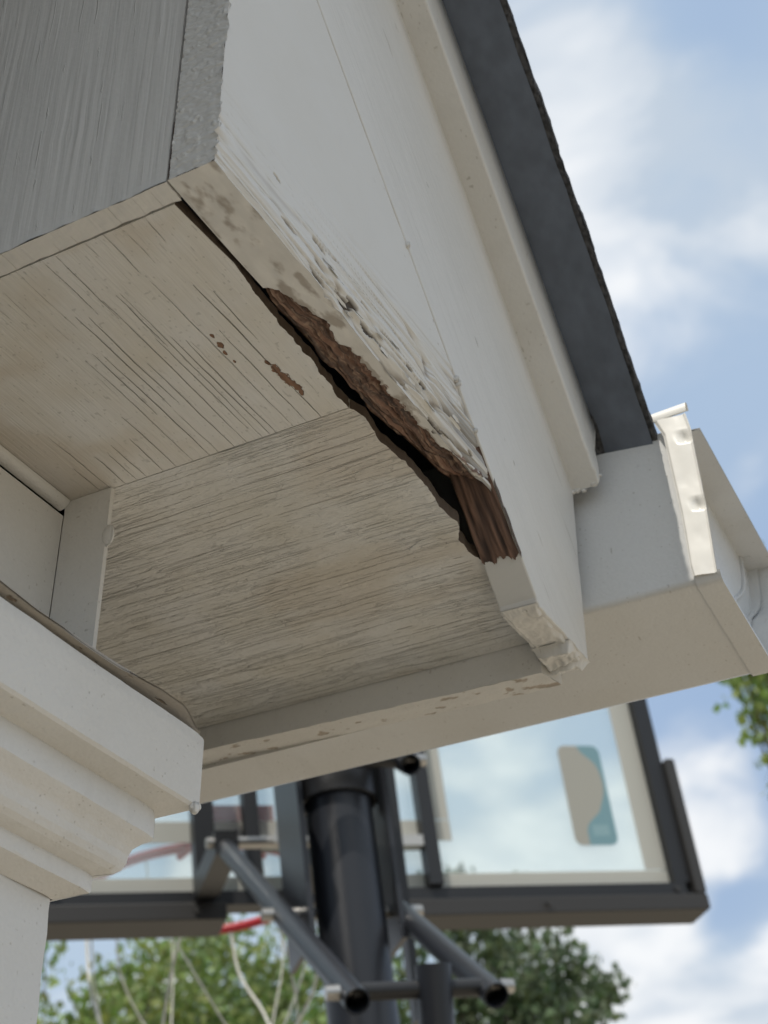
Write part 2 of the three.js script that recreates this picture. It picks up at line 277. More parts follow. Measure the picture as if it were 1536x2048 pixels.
// return board: the triangle below the rake board, its foot rotted away on the inside
const xo = table([[-0.2988, 0], [-0.34, 0.0002], [-0.36, 0.0006], [-0.38, 0.0012], [-0.40, 0.0022], [-0.43, 0.0030], [-0.47, 0.0030], [-0.50, 0.0022], [-0.52, 0.0012], [-0.53, 0.0008]]);   // how far the outer arris has crumbled
const xp = table([[-0.2988, -0.2492], [-0.34, -0.2496], [-0.3605, -0.2494], [-0.3651, -0.2446], [-0.3735, -0.2418], [-0.3870, -0.2406], [-0.4045, -0.2394], [-0.42, -0.2386], [-0.44, -0.2378], [-0.4545, -0.2370], [-0.475, -0.2359], [-0.4946, -0.2341], [-0.5116, -0.2325], [-0.522, -0.2312], [-0.53, -0.2306]]);
const xi = table([[-0.2988, -0.2493], [-0.3605, -0.2496], [-0.3690, -0.2538], [-0.3748, -0.2550], [-0.3894, -0.2552], [-0.4154, -0.2547], [-0.4499, -0.2540], [-0.4870, -0.2508], [-0.51, -0.2498], [-0.53, -0.2494]]);
const faceField = (z, y) => {                        // relief and colour of the return board's weathered face
  const h = y - SY, far = ss(-0.34, -0.47, z), seamD = (yAt(WL, z) - y) * CS;
  const band = ss(0.030 + 0.014 * far + 0.010 * n3(z * 18, 1), 0.004, h) * (0.5 + 0.5 * far) + ss(0.052, 0.008, h) * 0.35 + 0.6 * far * ss(0.05, 0.02, h);
  const B = 0.78 * clamp(band), wz = z + 0.004 * n3(z * 25, h * 60, 4), wy = h + 0.0013 * fbm(z * 22, h * 40, 6, 3) - 0.03 * (z + 0.3) * 0.25;
  const r1 = n3(wz * 16, wy * 330, 1), r2 = n3(wz * 18, wy * 760, 3), r3 = 1 - Math.abs(n3(wz * 12 + 4, wy * 210, 8));
  const r4 = 1 - Math.abs(n3(wz * 9 + 1, wy * 420, 11));
  let d = B * (0.0003 * r1 + 0.0007 * (ss(-0.10, 0.10, r1) - 0.5) + 0.0005 * (ss(-0.1, 0.1, r2) - 0.5) + 0.0003 * n3(wz * 11, wy * 1300, 17) - 0.0021 * ss(0.84, 1, r3) - 0.0016 * ss(0.88, 1, r4)) - xo(z) * ss(0.009, 0, h) + 0.00012 * fbm(z * 180, y * 300, 5, 2);
  let hole = 0, bare = 0;
  for (const [cz, cy, rz, ry] of CHIPS) { const a = ((z - cz) + (y - cy) * 0.15) / (rz * 1.5), b = (y - cy - (z - cz) * 0.10) / (ry * 0.95); if (Math.abs(a) < 2 && Math.abs(b) < 2) hole = Math.max(hole, 1 - Math.hypot(a, b) + 0.55 * fbm(z * 80, y * 850, 7, 3)); }
  hole = ss(0.20, 0.28, hole);
  bare = ss(-0.462, -0.490, z) * ss(0.18, 0.36, 0.8 * ss(0.030, 0.006, h) + 0.5 * fbm(z * 30, y * 330, 3, 4));
  bare = Math.max(bare, 0.9 * ss(0.33, 0.45, fbm(z * 30, wy * 560, 12, 4)) * far * ss(0.03, 0.01, h));
  const flake = ss(0.25, 0.4, fbm(z * 20, wy * 420, 15, 3)) * B * ss(-0.36, -0.40, z);
  d += 0.0004 * flake - 0.0017 * hole - 0.0009 * bare + 0.0004 * ss(0.0035, 0, h) * n3(z * 45, 2);
  const spots = ss(0.5, 0.62, fbm(z * 260, y * 420, 21, 3)) * ss(0.016, 0.004, seamD) * far;
  return { d, hole, bare, B, spots, gv: r2, slit: B * Math.max(ss(0.93, 1, r3), ss(0.95, 1, r4)) };
};
const CHIPS = [[-0.3455, 0.4097, 0.0042, 0.0017], [-0.3685, 0.4185, 0.005, 0.001], [-0.3800, 0.4130, 0.004, 0.0009], [-0.3692, 0.403, 0.006, 0.0008], [-0.388, 0.4068, 0.0055, 0.0022], [-0.3945, 0.4082, 0.004, 0.0022], [-0.4058, 0.4062, 0.0045, 0.0022], [-0.4130, 0.4065, 0.0022, 0.0013], [-0.4202, 0.4058, 0.0035, 0.0014], [-0.4286, 0.4015, 0.0055, 0.002], [-0.4416, 0.4030, 0.002, 0.001], [-0.4400, 0.4110, 0.0025, 0.0009], [-0.4525, 0.4100, 0.0025, 0.0009], [-0.4685, 0.4012, 0.004, 0.0018], [-0.474, 0.4020, 0.002, 0.0012], [-0.4030, 0.4150, 0.004, 0.0009], [-0.5000, 0.4060, 0.0025, 0.0012], [-0.3372, 0.4262, 0.003, 0.0006]];
{
  const zE = -0.5243;
  const face = grid(620, 230, (u, v) => {
    const z = mix(NZ, zE, u), yt = Math.min(yAt(WL, z) - 0.0003, 0.56), y = SY + 0.0003 * n3(z * 110, 4) + (yt - SY) * Math.pow(v, 1.35), q = faceField(z, y);
    let c = PAINT.map((p, k) => p * (1.01 + [0.02, 0.025, 0.035][k] * fbm(z * 40, y * 60, 2, 3)));
    c = mix3(c, mix3([0.24, 0.225, 0.205], [0.60, 0.59, 0.57], clamp(0.5 + q.gv)), q.bare * 0.85); c = mix3(c, [0.075, 0.06, 0.048], q.hole); c = mix3(c, DIRT, q.slit * 0.85); c = mix3(c, [0.33, 0.28, 0.24], q.spots * 0.8);
    return [FX + q.d, y, z, 0, 0, ...c];
  });
  const rot = grid(110, 560, (u, v) => {              // underside: painted strip, then crumbling brown wood running up into the cavity
    const z = mix(NZ, -0.5300, v), a = FX + faceField(z, SY).d, p = xp(z) + (0.0022 * fbm(z * 110, 9, 1, 2) + 0.0014 * fbm(z * 420, 3, 1, 3)) * ss(-0.358, -0.37, z) * ss(-0.525, -0.505, z), i = Math.min(xi(z), p - 0.0002), rs = ss(-0.3600, -0.368, z);
    let x, y, c;
    const eaten = ss(-0.505, -0.524, z) * 0.004;
    if (u < 0.36) { const t = u / 0.36; x = mix(a, p, t); y = SY + eaten + 0.0003 * n3(z * 110, 4) * (1 - t) + 0.00035 * fbm(x * 300, z * 120, 3, 3); const s = 0.9 + 0.18 * fbm(x * 200, z * 90, 4, 3), st = ss(0.1, 0.5, fbm(x * 260, z * 110, 14, 4) + 0.5 * ss(0.45, 1, t) * rs); c = mix3(PAINT.map(q => q * (s + 0.08)), [0.24, 0.20, 0.16], st * 0.7); if (eaten > 0.001) c = mix3(c, WOOD, ss(0.001, 0.003, eaten)); }
    else if (u < 0.88) { const t = (u - 0.36) / 0.52, k = 0.0028 * fbm(x = z * 60, t * 7, 3, 4) + 0.0018 * (1 - Math.abs(n3(z * 16, t * 24, 7))) + 0.0014 * fbm(z * 90, t * 70, 8, 3); x = mix(p, i, t) + k * 0.5 * rs; y = SY + eaten + 0.0022 * rs * ss(0, 0.05, t) + rs * (0.0042 * Math.pow(t, 1.6) + k * ss(0, 0.2, t)); const f = fbm(z * 42, t * 22, 2, 4), f2 = fbm(z * 260, t * 80, 5, 3); c = mix3(mix3([0.06, 0.038, 0.03], [0.235, 0.132, 0.09], clamp(0.5 + 1.4 * f)), [0.40, 0.28, 0.20], ss(0.12, 0.42, f2) * 0.6); c = mix3(PAINT, c, rs); }
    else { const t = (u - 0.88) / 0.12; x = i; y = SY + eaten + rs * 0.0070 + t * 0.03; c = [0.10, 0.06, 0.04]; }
    return [x, y, z, 0, 0, ...c];
  });
  const back = grid(1, 1, (u, v) => [-0.2485, mix(SY + 0.03, yAt(WL, mix(NZ, zE, u)), v), mix(NZ, zE, u), 0, 0, 0.25, 0.18, 0.12]);
  const yTop = yAt(WL, NZ);
  const end = grid(60, 520, (u, v) => {              // coarse end grain under thick paint, ragged at the outer corner
    const y = SY + (yTop - SY) * v, x0 = -0.2489, x1 = FX + faceField(NZ, y).d, rag = 0.0013 * ss(0.8, 1, u) * Math.max(0, fbm(y * 220, 3, 1, 3) + 0.1), x = mix(x0, x1 + rag, u);
    const l = fbm(x * 420, y * 900, 2, 4), q = fbm(x * 160, y * 1400, 5, 3), lump = ss(0.28, 0.5, fbm(x * 260, y * 300, 9, 3));
    return [x, y, NZ + 0.00036 * l + 0.0003 * q + 0.0003 * lump + 0.0006 * ss(0.9, 1, u) * n3(y * 300, 3), 0, 0, ...PAINT.map(p => p * (1 + 0.05 * l))];
  });
  const fl = [];
  for (let i = 28; i < 50; i++) {
    const c = CHIPS[Math.floor(rnd() * 17)], z = i < 30 ? c[0] + rr(-1, 1) * c[2] : rr(-0.36, -0.515), y = i < 30 ? c[1] + rr(-1.1, 1.1) * c[3] : SY + rr(0.001, 0.016), L = rr(0.004, 0.012), w = rr(0.0006, 0.0015), q = faceField(z, y), curl = rr(0.3, 1), sg = rnd() < 0.5 ? -1 : 1, sk = rr(-0.4, 0.4), up = rr(-0.15, 0.15);
    fl.push(grid(6, 4, (u, v) => { const e = u * (1 - 0.35 * Math.abs(v - 0.5) - 0.2 * n3(v * 5, i)); return [FX + q.d + 0.0003 + curl * 0.0011 * v * v + 0.0002 * n3(u * 3, v * 3, i), y + sg * w * (v - 0.2) + up * L * e, z - L * (e - 0.5) + sk * w * v, 0, 0, ...PAINT.map(p => p * 1.02)]; }));
  }
  mesh('paint_flakes', lift(merge(fl)), vmat(0.5), house, 'curled flakes of lifting white paint');
  mesh('return_board', lift(merge([face, rot, back, end])), vmat(0.55), house, 'triangular trim board with peeling paint and a rotted brown foot');
}
// end board closing the box, with its lower edge
{
  const zf = NZ - 0.0004, x0 = -0.60, x1 = -0.2503, yT = 0.62;
  const f = grid(220, 160, (u, v) => { const x = mix(x0, x1, Math.pow(u, 0.6)), y = SY + 0.0006 * fbm(x * 90, 3, 2, 3) * (1 - ss(0, 0.03, v)) + (yT - SY) * v; return [x, y, zf + 0.0002 * fbm(x * 400, y * 20, 3, 3) + 0.0009 * ss(0.003, 0, y - SY) * Math.max(0, fbm(x * 160, 4, 7, 3)), x / 0.15, y / 0.15]; });
  const b = grid(220, 12, (u, v) => { const x = mix(x0, x1, Math.pow(u, 0.6)), z = mix(zf, zf - 0.0092, v) + 0.0004 * n3(x * 240, 2) * v; return [x, SY + 0.0006 * fbm(x * 90, 3, 2, 3) * (1 - v) - 0.0002 + 0.0003 * fbm(x * 200, z * 400, 2, 3), z, x / 0.15, z / 0.15 * 0.7]; });
  const bk = grid(1, 1, (u, v) => [mix(x0, x1, u), mix(SY, yT, v), zf - 0.009, u, v]), sd = grid(1, 1, (u, v) => [x1, mix(SY, yT, v), mix(zf, zf - 0.009, u), u * 0.05, v]);
  mesh('end_board', lift(merge([f, b, bk, sd])), endMat, house, 'painted end board with vertical brush marks above the soffit');
}
// rake board
{
  const s = new THREE.Shape(), P = [];
  const zTop = 2.8;
  P.push([zTop, yAt(WL, zTop)]); P.push([-0.2, yAt(WL, -0.2)]);
  for (let z = -0.25; z > -0.5632; z -= 0.0025) P.push([z, yAt(WL, z) + (z < -0.522 && z > -0.549 ? 0.0015 * fbm(z * 500, 2, 1, 3) + 0.0008 : 0)]);
  P.push([-0.5634, 0.3632]); for (let z = -0.566; z > -0.622; z -= 0.004) P.push([z, 0.3618 + 0.0006 * n3(z * 300, 1)]);
  P.push([-0.6226, 0.3606]); for (let y = 0.366; y < 0.475; y += 0.006) P.push([-0.6212 - 0.0005 * n3(y * 200, 3) - 0.0012 * ss(0.42, 0.37, y), y]);
  P.push([-0.6205, yAt(WT, -0.6205)]); P.push([zTop, yAt(WT, zTop)]);
  P.forEach(([z, y], i) => i ? s.lineTo(z, y) : s.moveTo(z, y)); s.closePath();
  const g = new THREE.ExtrudeGeometry(s, { depth: 0.0174, bevelEnabled: true, bevelSize: 0.0008, bevelThickness: 0.0008, bevelOffset: -0.0008, bevelSegments: 2, steps: 1 });
  const p = g.attributes.position; for (let i = 0; i < p.count; i++) { const a = p.getX(i), y = p.getY(i), d = p.getZ(i); p.setXYZ(i, FX - 0.0178 + d, y, a); }
  if (g.index) { const q = g.index.array; for (let i = 0; i < q.length; i += 3) { const t = q[i]; q[i] = q[i + 1]; q[i + 1] = t; } } g.computeVertexNormals();
  uvBy(g, (x, y, z) => [((-z) * CS - (y - SY) * SL * CS + 0.02) / 0.5 + x * 0.5, (y * CS - z * SL * CS - 0.63) / 0.2]);
  mesh('rake_board', lift(g), rakeMat, house, 'smooth white sloping rake board with plumb cut tail');
  // rotten patch on the lower edge of its tail and lumpy filler under it
  const rotE = grid(40, 60, (u, v) => { const z = mix(-0.508, -0.5470 - 0.0016 * n3(u * 9, 2) - 0.0008 * n3(u * 31, 5), v), x = mix(FX - 0.0002, -0.2480, u), n = fbm(x * 620, z * 80, 4, 4); const y = yAt(WL, z) - 0.0008 - 0.0012 * (0.5 + n) + 0.0012 * ss(0.8, 1, v); const k = 0.5 + n; return [x, y, z + 0.0006 * n, 0, 0, ...mix3([0.05, 0.034, 0.03], [0.20, 0.12, 0.088], clamp(k))]; });
  const rotS = grid(2, 60, (u, v) => { const z = mix(-0.5215, -0.5478, v); return [FX + 0.0004, mix(yAt(WL, z) - 0.001, yAt(WL, z) + 0.002 + 0.001 * n3(z * 300, 1), u), z, 0, 0, 0.10, 0.075, 0.065]; });
  mesh('rotted_edge', lift(merge([rotE, rotS])), vmat(0.9), house, 'dark rotted edge of the rake board beside the open gap');
  const lumpy = (name, x0, x1, za, zb, y0, amp, sd) => {
    const f = (u, v) => { const x = mix(x0, x1, u), z = mix(za, zb, v), e = Math.min(ss(0, 0.12, u), ss(1, 0.88, u), ss(0, 0.10, v), ss(1, 0.90, v)); const n = fbm(x * 120 + sd, z * 120, sd, 4), r = 1 - Math.abs(n3(x * 70 + sd, z * 90, sd + 3)); return [x + 0.0008 * n * (1 - e), y0 - e * amp * (0.75 + 0.7 * n - 0.55 * ss(0.8, 1, r)) + 0.0002 * fbm(x * 900, z * 900, 2, 2), z, x * 4, z * 4]; };
    mesh(name, lift(grid(48, 60, f)), trimMat, house);
  };
  lumpy('caulk', FX - 0.0004, -0.2474, -0.5628, -0.6225, 0.3622, 0.0028, 2);
  lumpy('caulk', FX + 0.0006, -0.2485, -0.5990, -0.6245, 0.3612, 0.0060, 7);
}
// rake moulding under the shingles
{
  const prof = [[FX, WM], [-0.2158, WM], [-0.2149, WM + 0.0004], [-0.2144, WM + 0.0016], [-0.2144, WM + 0.008], [-0.2152, WM + 0.016], [-0.2140, WT], [FX, WT]];
  const zEnd = -0.6205;
  const g = grid(prof.length - 1, 260, (u, v) => {
    const [x, w] = prof[Math.round(u * (prof.length - 1))], t = v < 0.8 ? mix(0, 1, v / 0.8) : 1, z = v < 0.8 ? mix(zEnd, -0.12, v / 0.8) : mix(-0.12, 2.8, (v - 0.8) / 0.2);
    const near = ss(-0.585, zEnd, z), out = ss(FX + 0.009, -0.2144, x);
    return [x + out * near * 0.0012 * fbm(z * 330, w * 90, 3, 3) + 0.0003 * n3(z * 12, 4), yAt(w, z) + near * 0.0009 * fbm(z * 300, w * 300, 6, 3), z + near * 0.001 * n3(w * 500, x * 500), (z - (w - WM) * 0.6) * 4, (w + x) * 4];
  });
  const cap = grid(7, 1, (u, v) => { const q = prof[Math.round(u * 7)]; const c = [-0.222, 0.772]; const x = mix(q[0], c[0], v), w = mix(q[1], c[1], v); return [x, yAt(w, zEnd), zEnd - 0.0006 * v, x * 4, w * 4]; });
  mesh('rake_moulding', lift(merge([g, cap])), trimMat, house, 'square edged moulding strip along the top of the rake board');
  const bead = (x, y, z, r, sy = 1) => { const q = new THREE.IcosahedronGeometry(r, 2); q.scale(1.3, sy, 0.9); q.translate(x, y, z); mesh('caulk_bead', lift(boxUV(q)), trimMat, house); };
  for (let i = 0; i < 6; i++) { const t = i / 5; bead(mix(FX, -0.2138, t) + rr(-0.0005, 0.0005), yAt(WM + rr(-0.0006, 0.002) + (t > 0.95 ? 0.003 : 0), zEnd), zEnd - 0.0004 + rr(-0.0006, 0.0006), rr(0.0008, 0.0018), rr(0.8, 1.5)); }
  for (const z of [-0.4855, -0.4872, -0.440, -0.5035]) bead(FX + 0.0004, yAt(WL, z), z, rr(0.0007, 0.0014), 1.4);
}
// sloped soffit up the gable, so that the boards below stay in the roof's shade
{
  const g = box(-0.4078, -0.2484, -0.004, 0.004, -1.6, 1.6); g.rotateX(-Math.atan(SL)); const mid = 0.9; g.translate(0, yAt(WL + 0.012, mid), mid);
  const ln = g.attributes.position; for (let i = 0; i < ln.count; i++) { const z = ln.getZ(i); if (z < -0.296) { const dz = -0.296 - z; ln.setZ(i, -0.296); ln.setY(i, ln.getY(i) + dz * SL); } }
  g.computeVertexNormals(); mesh('rake_soffit', lift(boxUV(g)), trimMat, house);
}
// fascia
{
  const yb = x => mix(0.3545, 0.3590, clamp((-0.25 - x) / 0.2));
  const f = grid(160, 6, (u, v) => { const x = mix(-4, -0.2490, 1 - Math.pow(1 - u, 3)), y = mix(yb(x), 0.494, v); return [x, y + (v === 0 ? 0.0005 * fbm(x * 160, 2, 1, 3) : 0), -0.6115 + 0.0002 * n3(x * 60, y * 60), x * 4, y * 4]; });
  const b = grid(160, 10, (u, v) => { const x = mix(-4, -0.2490, 1 - Math.pow(1 - u, 3)), z = mix(-0.6115, -0.6262, v); return [x + (u === 1 ? 0.004 * v : 0), yb(x) + 0.0005 * fbm(x * 160, 2, 1, 3) - 0.0008 * v + 0.0005 * fbm(x * 130, z * 300, 3, 3), z, x * 4, z * 4]; });
  const k = grid(1, 1, (u, v) => [mix(-4, -0.2452, u), mix(0.356, 0.494, v), -0.6262, u * 14, v * 0.5]);
  const e = grid(1, 1, (u, v) => [-0.2490 + 0.004 * u, mix(0.3545, 0.49, v), mix(-0.6115, -0.6262, u), u * 0.06, v * 0.5]);
  mesh('fascia_board', lift(merge([f, k, e])), trimMat, house, 'eave fascia board showing below the soffit edge').add(Object.assign(new THREE.Mesh(lift(b), fasciaMat), { name: 'lower_edge', castShadow: true, receiveShadow: true }));
}
// roof: deck, dark underlay at the edge, shingles
{
  const roof = new THREE.Group(); roof.name = 'roof'; house.add(roof);
  const slab = (x0, x1, w0, w1, z0, z1) => { const g = box(x0, x1, 0, 1, 0, 1), p = g.attributes.position; for (let i = 0; i < p.count; i++) { const z = mix(z0, z1, p.getZ(i)), w = mix(w0, w1, p.getY(i)); p.setXYZ(i, p.getX(i), yAt(w, z), z); } g.computeVertexNormals(); return g; };
  mesh('roof_deck', lift(boxUV(slab(-6.4, -0.2146, WT + 0.0004, WT + 0.012, -0.640, 2.8))), tarMat, roof);
  { const g = slab(-6.4, -0.19, WT, WT + 0.012, 2.8, 6.2); const p = g.attributes.position; for (let i = 0; i < p.count; i++) { const z = p.getZ(i), d = z - 2.8; if (d > 0.001) p.setY(i, p.getY(i) - 2 * SL * d); } g.computeVertexNormals(); mesh('roof_slope', lift(boxUV(g)), shingleMat, roof); }
  // underlay strip whose dark underside hangs out past the moulding
  const ul = grid(14, 130, (u, v) => { const z = mix(-0.6400, 2.8, v * v), end = ss(-0.575, -0.622, z), x = mix(-0.2142, -0.1868 + 0.0004 * n3(z * 90, 2), u); return [x, yAt(WT + 0.0003 + 0.0012 * u * n3(z * 14, u) * 0.6, z) - end * 0.004 * u, z, x * 3, z * 3]; });
  mesh('roof_underlay', lift(ul), tarMat, roof, 'dark underside of the roofing beyond the moulding');
  const EXP = 0.118, COS = CS;
  for (let k = 0; k < 26; k++) {                     // courses, the lowest first; each laps the one below
    const z0 = -0.6440 + k * EXP * COS * 0.98, z1 = z0 + 0.20, ov = -0.1840 + rr(-0.0006, 0.0006), t0 = 0.0036, t1 = 0.0014, xin = -0.52 - 0.16 * (k % 2);
    const rag = k % 2 ? 1 : 0.3; const jag = z => 0.0004 * fbm(z * 120 + k * 7, k, 2, 3) - 0.0016 * ss(0.72, 0.8, n3(z * 95, k * 3)) * rag + 0.0002 * n3(z * 700, k);
    const T = (z, top) => { const q = (z - z0) / (z1 - z0); return WT + 0.0010 + mix(t0, t1, q) * (top ? 1 : 0) + (1 - q) * 0.0012 - (k === 0 ? 0.0004 : 0); };
    const droop = z => k === 0 ? ss(-0.575, -0.622, z) * 0.004 : 0;
    const edge = (x0, x1, ox) => { const top = grid(6, 60, (u, v) => { const z = mix(z0, z1, v), x = mix(x0, x1 + (ox ? jag(z) : 0), u); return [x, yAt(T(z, 1), z) - droop(z) * ss(-0.25, -0.19, x), z, x * 3, z * 3]; }), bot = grid(6, 60, (u, v) => { const z = mix(z0, z1, v), x = mix(x0, x1 + (ox ? jag(z) : 0), u); return [x, yAt(T(z, 0), z) - droop(z) * ss(-0.25, -0.19, x), z, x * 3, z * 3]; }), sd = grid(1, 60, (u, v) => { const z = mix(z0, z1, v), x = x1 + (ox ? jag(z) : 0); return [x + 0.0004 * n3(z * 700, u * 3), yAt(T(z, u), z) - droop(z) * ss(-0.25, -0.19, x), z, x * 3 + u * 0.01, z * 3]; }), fr = grid(6, 1, (u, v) => { const x = mix(x0, x1 + (ox ? jag(z0) : 0), u); return [x, yAt(T(z0, v), z0) - droop(z0) * ss(-0.25, -0.19, x), z0, x * 3, v * 0.02]; }); return merge([top, bot, sd, fr]); };
    mesh('shingle', lift(edge(xin, ov, true)), shingleMat, roof);
    if (k < 8) mesh('shingle', lift(edge(xin - 0.915, xin - 0.003, false)), shingleMat, roof);
  }
}
// pilaster with moulded capital and loose metal flashing
{
  const pil = new THREE.Group(); pil.name = 'pilaster'; house.add(pil);
  const CX = -0.3812, CZ = -0.4376;
  const shaft = grid(40, 200, (u, v) => { const y = mix(0.214, -EYE, v), wob = 0.0009 * fbm(y * 40, 3, 1, 3); const q = u < 0.5 ? [CX + 0.0003 * fbm(u * 60, y * 60, 2, 3), mix(-0.02, CZ, u * 2)] : [mix(CX, -0.46, (u - 0.5) * 2), CZ]; const c = Math.max(0, 1 - Math.abs(u - 0.5) * 16); return [q[0] - c * 0.001 + wob * c, y, q[1] + c * 0.001 - wob, (q[0] - q[1]) * 4, y * 4]; });
  mesh('shaft', lift(shaft), capMat, pil);
  // profile: projection from the shaft, height
  const pr = [[0.0, 0.2098], [0.0094, 0.2138], [0.0098, 0.2146], [0.0098, 0.2196], [0.0096, 0.2206], [0.0120, 0.2214], [0.0152, 0.2222], [0.0172, 0.2240], [0.0184, 0.2268], [0.0188, 0.2300], [0.0198, 0.2330], [0.0225, 0.2358], [0.0246, 0.2372], [0.0254, 0.2386], [0.0254, 0.2450], [0.0250, 0.2494], [0.0246, 0.2506], [0.0360, 0.2526], [0.0372, 0.2538], [0.0375, 0.2560], [0.0375, 0.2830], [0.0371, 0.2844], [0.0355, 0.2848], [-0.01, 0.2850]];
  const fine = []; pr.forEach((q, i) => { if (i) { const a = pr[i - 1], n = Math.max(1, Math.round(Math.hypot(q[0] - a[0], q[1] - a[1]) / 0.0022)); for (let k = 1; k <= n; k++) fine.push([mix(a[0], q[0], k / n), mix(a[1], q[1], k / n)]); } else fine.push(q); });
  const nP = fine.length - 1;
  const wob = (s, i) => 0.0002 * fbm(s * 70, i * 0.35, 2, 3);
  const A = grid(nP, 240, (u, v) => { const i = Math.round(u * nP), [o, y] = fine[i], zc = CZ - o, z = mix(-0.02, zc, v), w = wob(z, i) + 0.0004 * n3(z * 20, i * 0.1), c = ss(0.985, 1, v); return [CX + o + w - 0.0009 * c, y + w * 0.6, z, z * 4, (y + o) * 4]; });
  const B = grid(nP, 40, (u, v) => { const i = Math.round(u * nP), [o, y] = fine[i], x = mix(CX + o, -0.46, v), w = wob(CZ, i); return [v === 0 ? x + w - 0.0009 : x, y + w * 0.6, CZ - o, x * 4, (y + o) * 4]; });
  mesh('capital', lift(toCreasedNormals(merge([A, B]), 0.5)), capMat, pil, 'stepped moulded capital thick with old paint');
  for (const [z, o, y, r] of [[-0.4720, 0.0368, 0.2524, 0.0022], [-0.4740, 0.0372, 0.2536, 0.0014], [-0.401, 0.0182, 0.2300, 0.0012]]) { const q = new THREE.SphereGeometry(r, 12, 8); q.scale(0.8, 1.25, 1.2); q.translate(CX + o - 0.0004, y, z); mesh('paint_run', lift(boxUV(q)), capMat, pil); }
  // flashing sheet lying on the capital, sprung up towards its far end
  const up = table([[0.05, 0.0020], [-0.33, 0.0026], [-0.36, 0.0018], [-0.385, 0.0012], [-0.405, 0.0016], [-0.42, 0.0030], [-0.44, 0.0048], [-0.456, 0.0046], [-0.468, 0.0018], [-0.476, 0.0008]]);
  const fs = d => grid(30, 200, (u, v) => { const z = mix(0.05, -0.4725 - 0.002 * u, v), e = Math.min(1, u / 0.86), drop = Math.max(0, (u - 0.86) / 0.14), y0 = 0.2856 + up(z) * ss(0.15, 0.8, e) + 0.0004 * n3(z * 60, e * 2), x = mix(-0.4030, -0.3424 + 0.0004 * n3(z * 45, 3) - 0.004 * ss(-0.455, -0.475, z), e); return [x + drop * 0.0006, y0 - drop * 0.0016 * (1 - 0.7 * ss(-0.41, -0.43, z)) * (0.7 + 0.5 * n3(z * 38, 1)) + d, z, z * 4, x * 4]; });
  mesh('flashing', lift(merge([fs(0), fs(0.0007)])), tint(paintB, 0.46, 0.43, 0.39, 0.5), pil, 'thin metal flashing curling up off the capital');
}

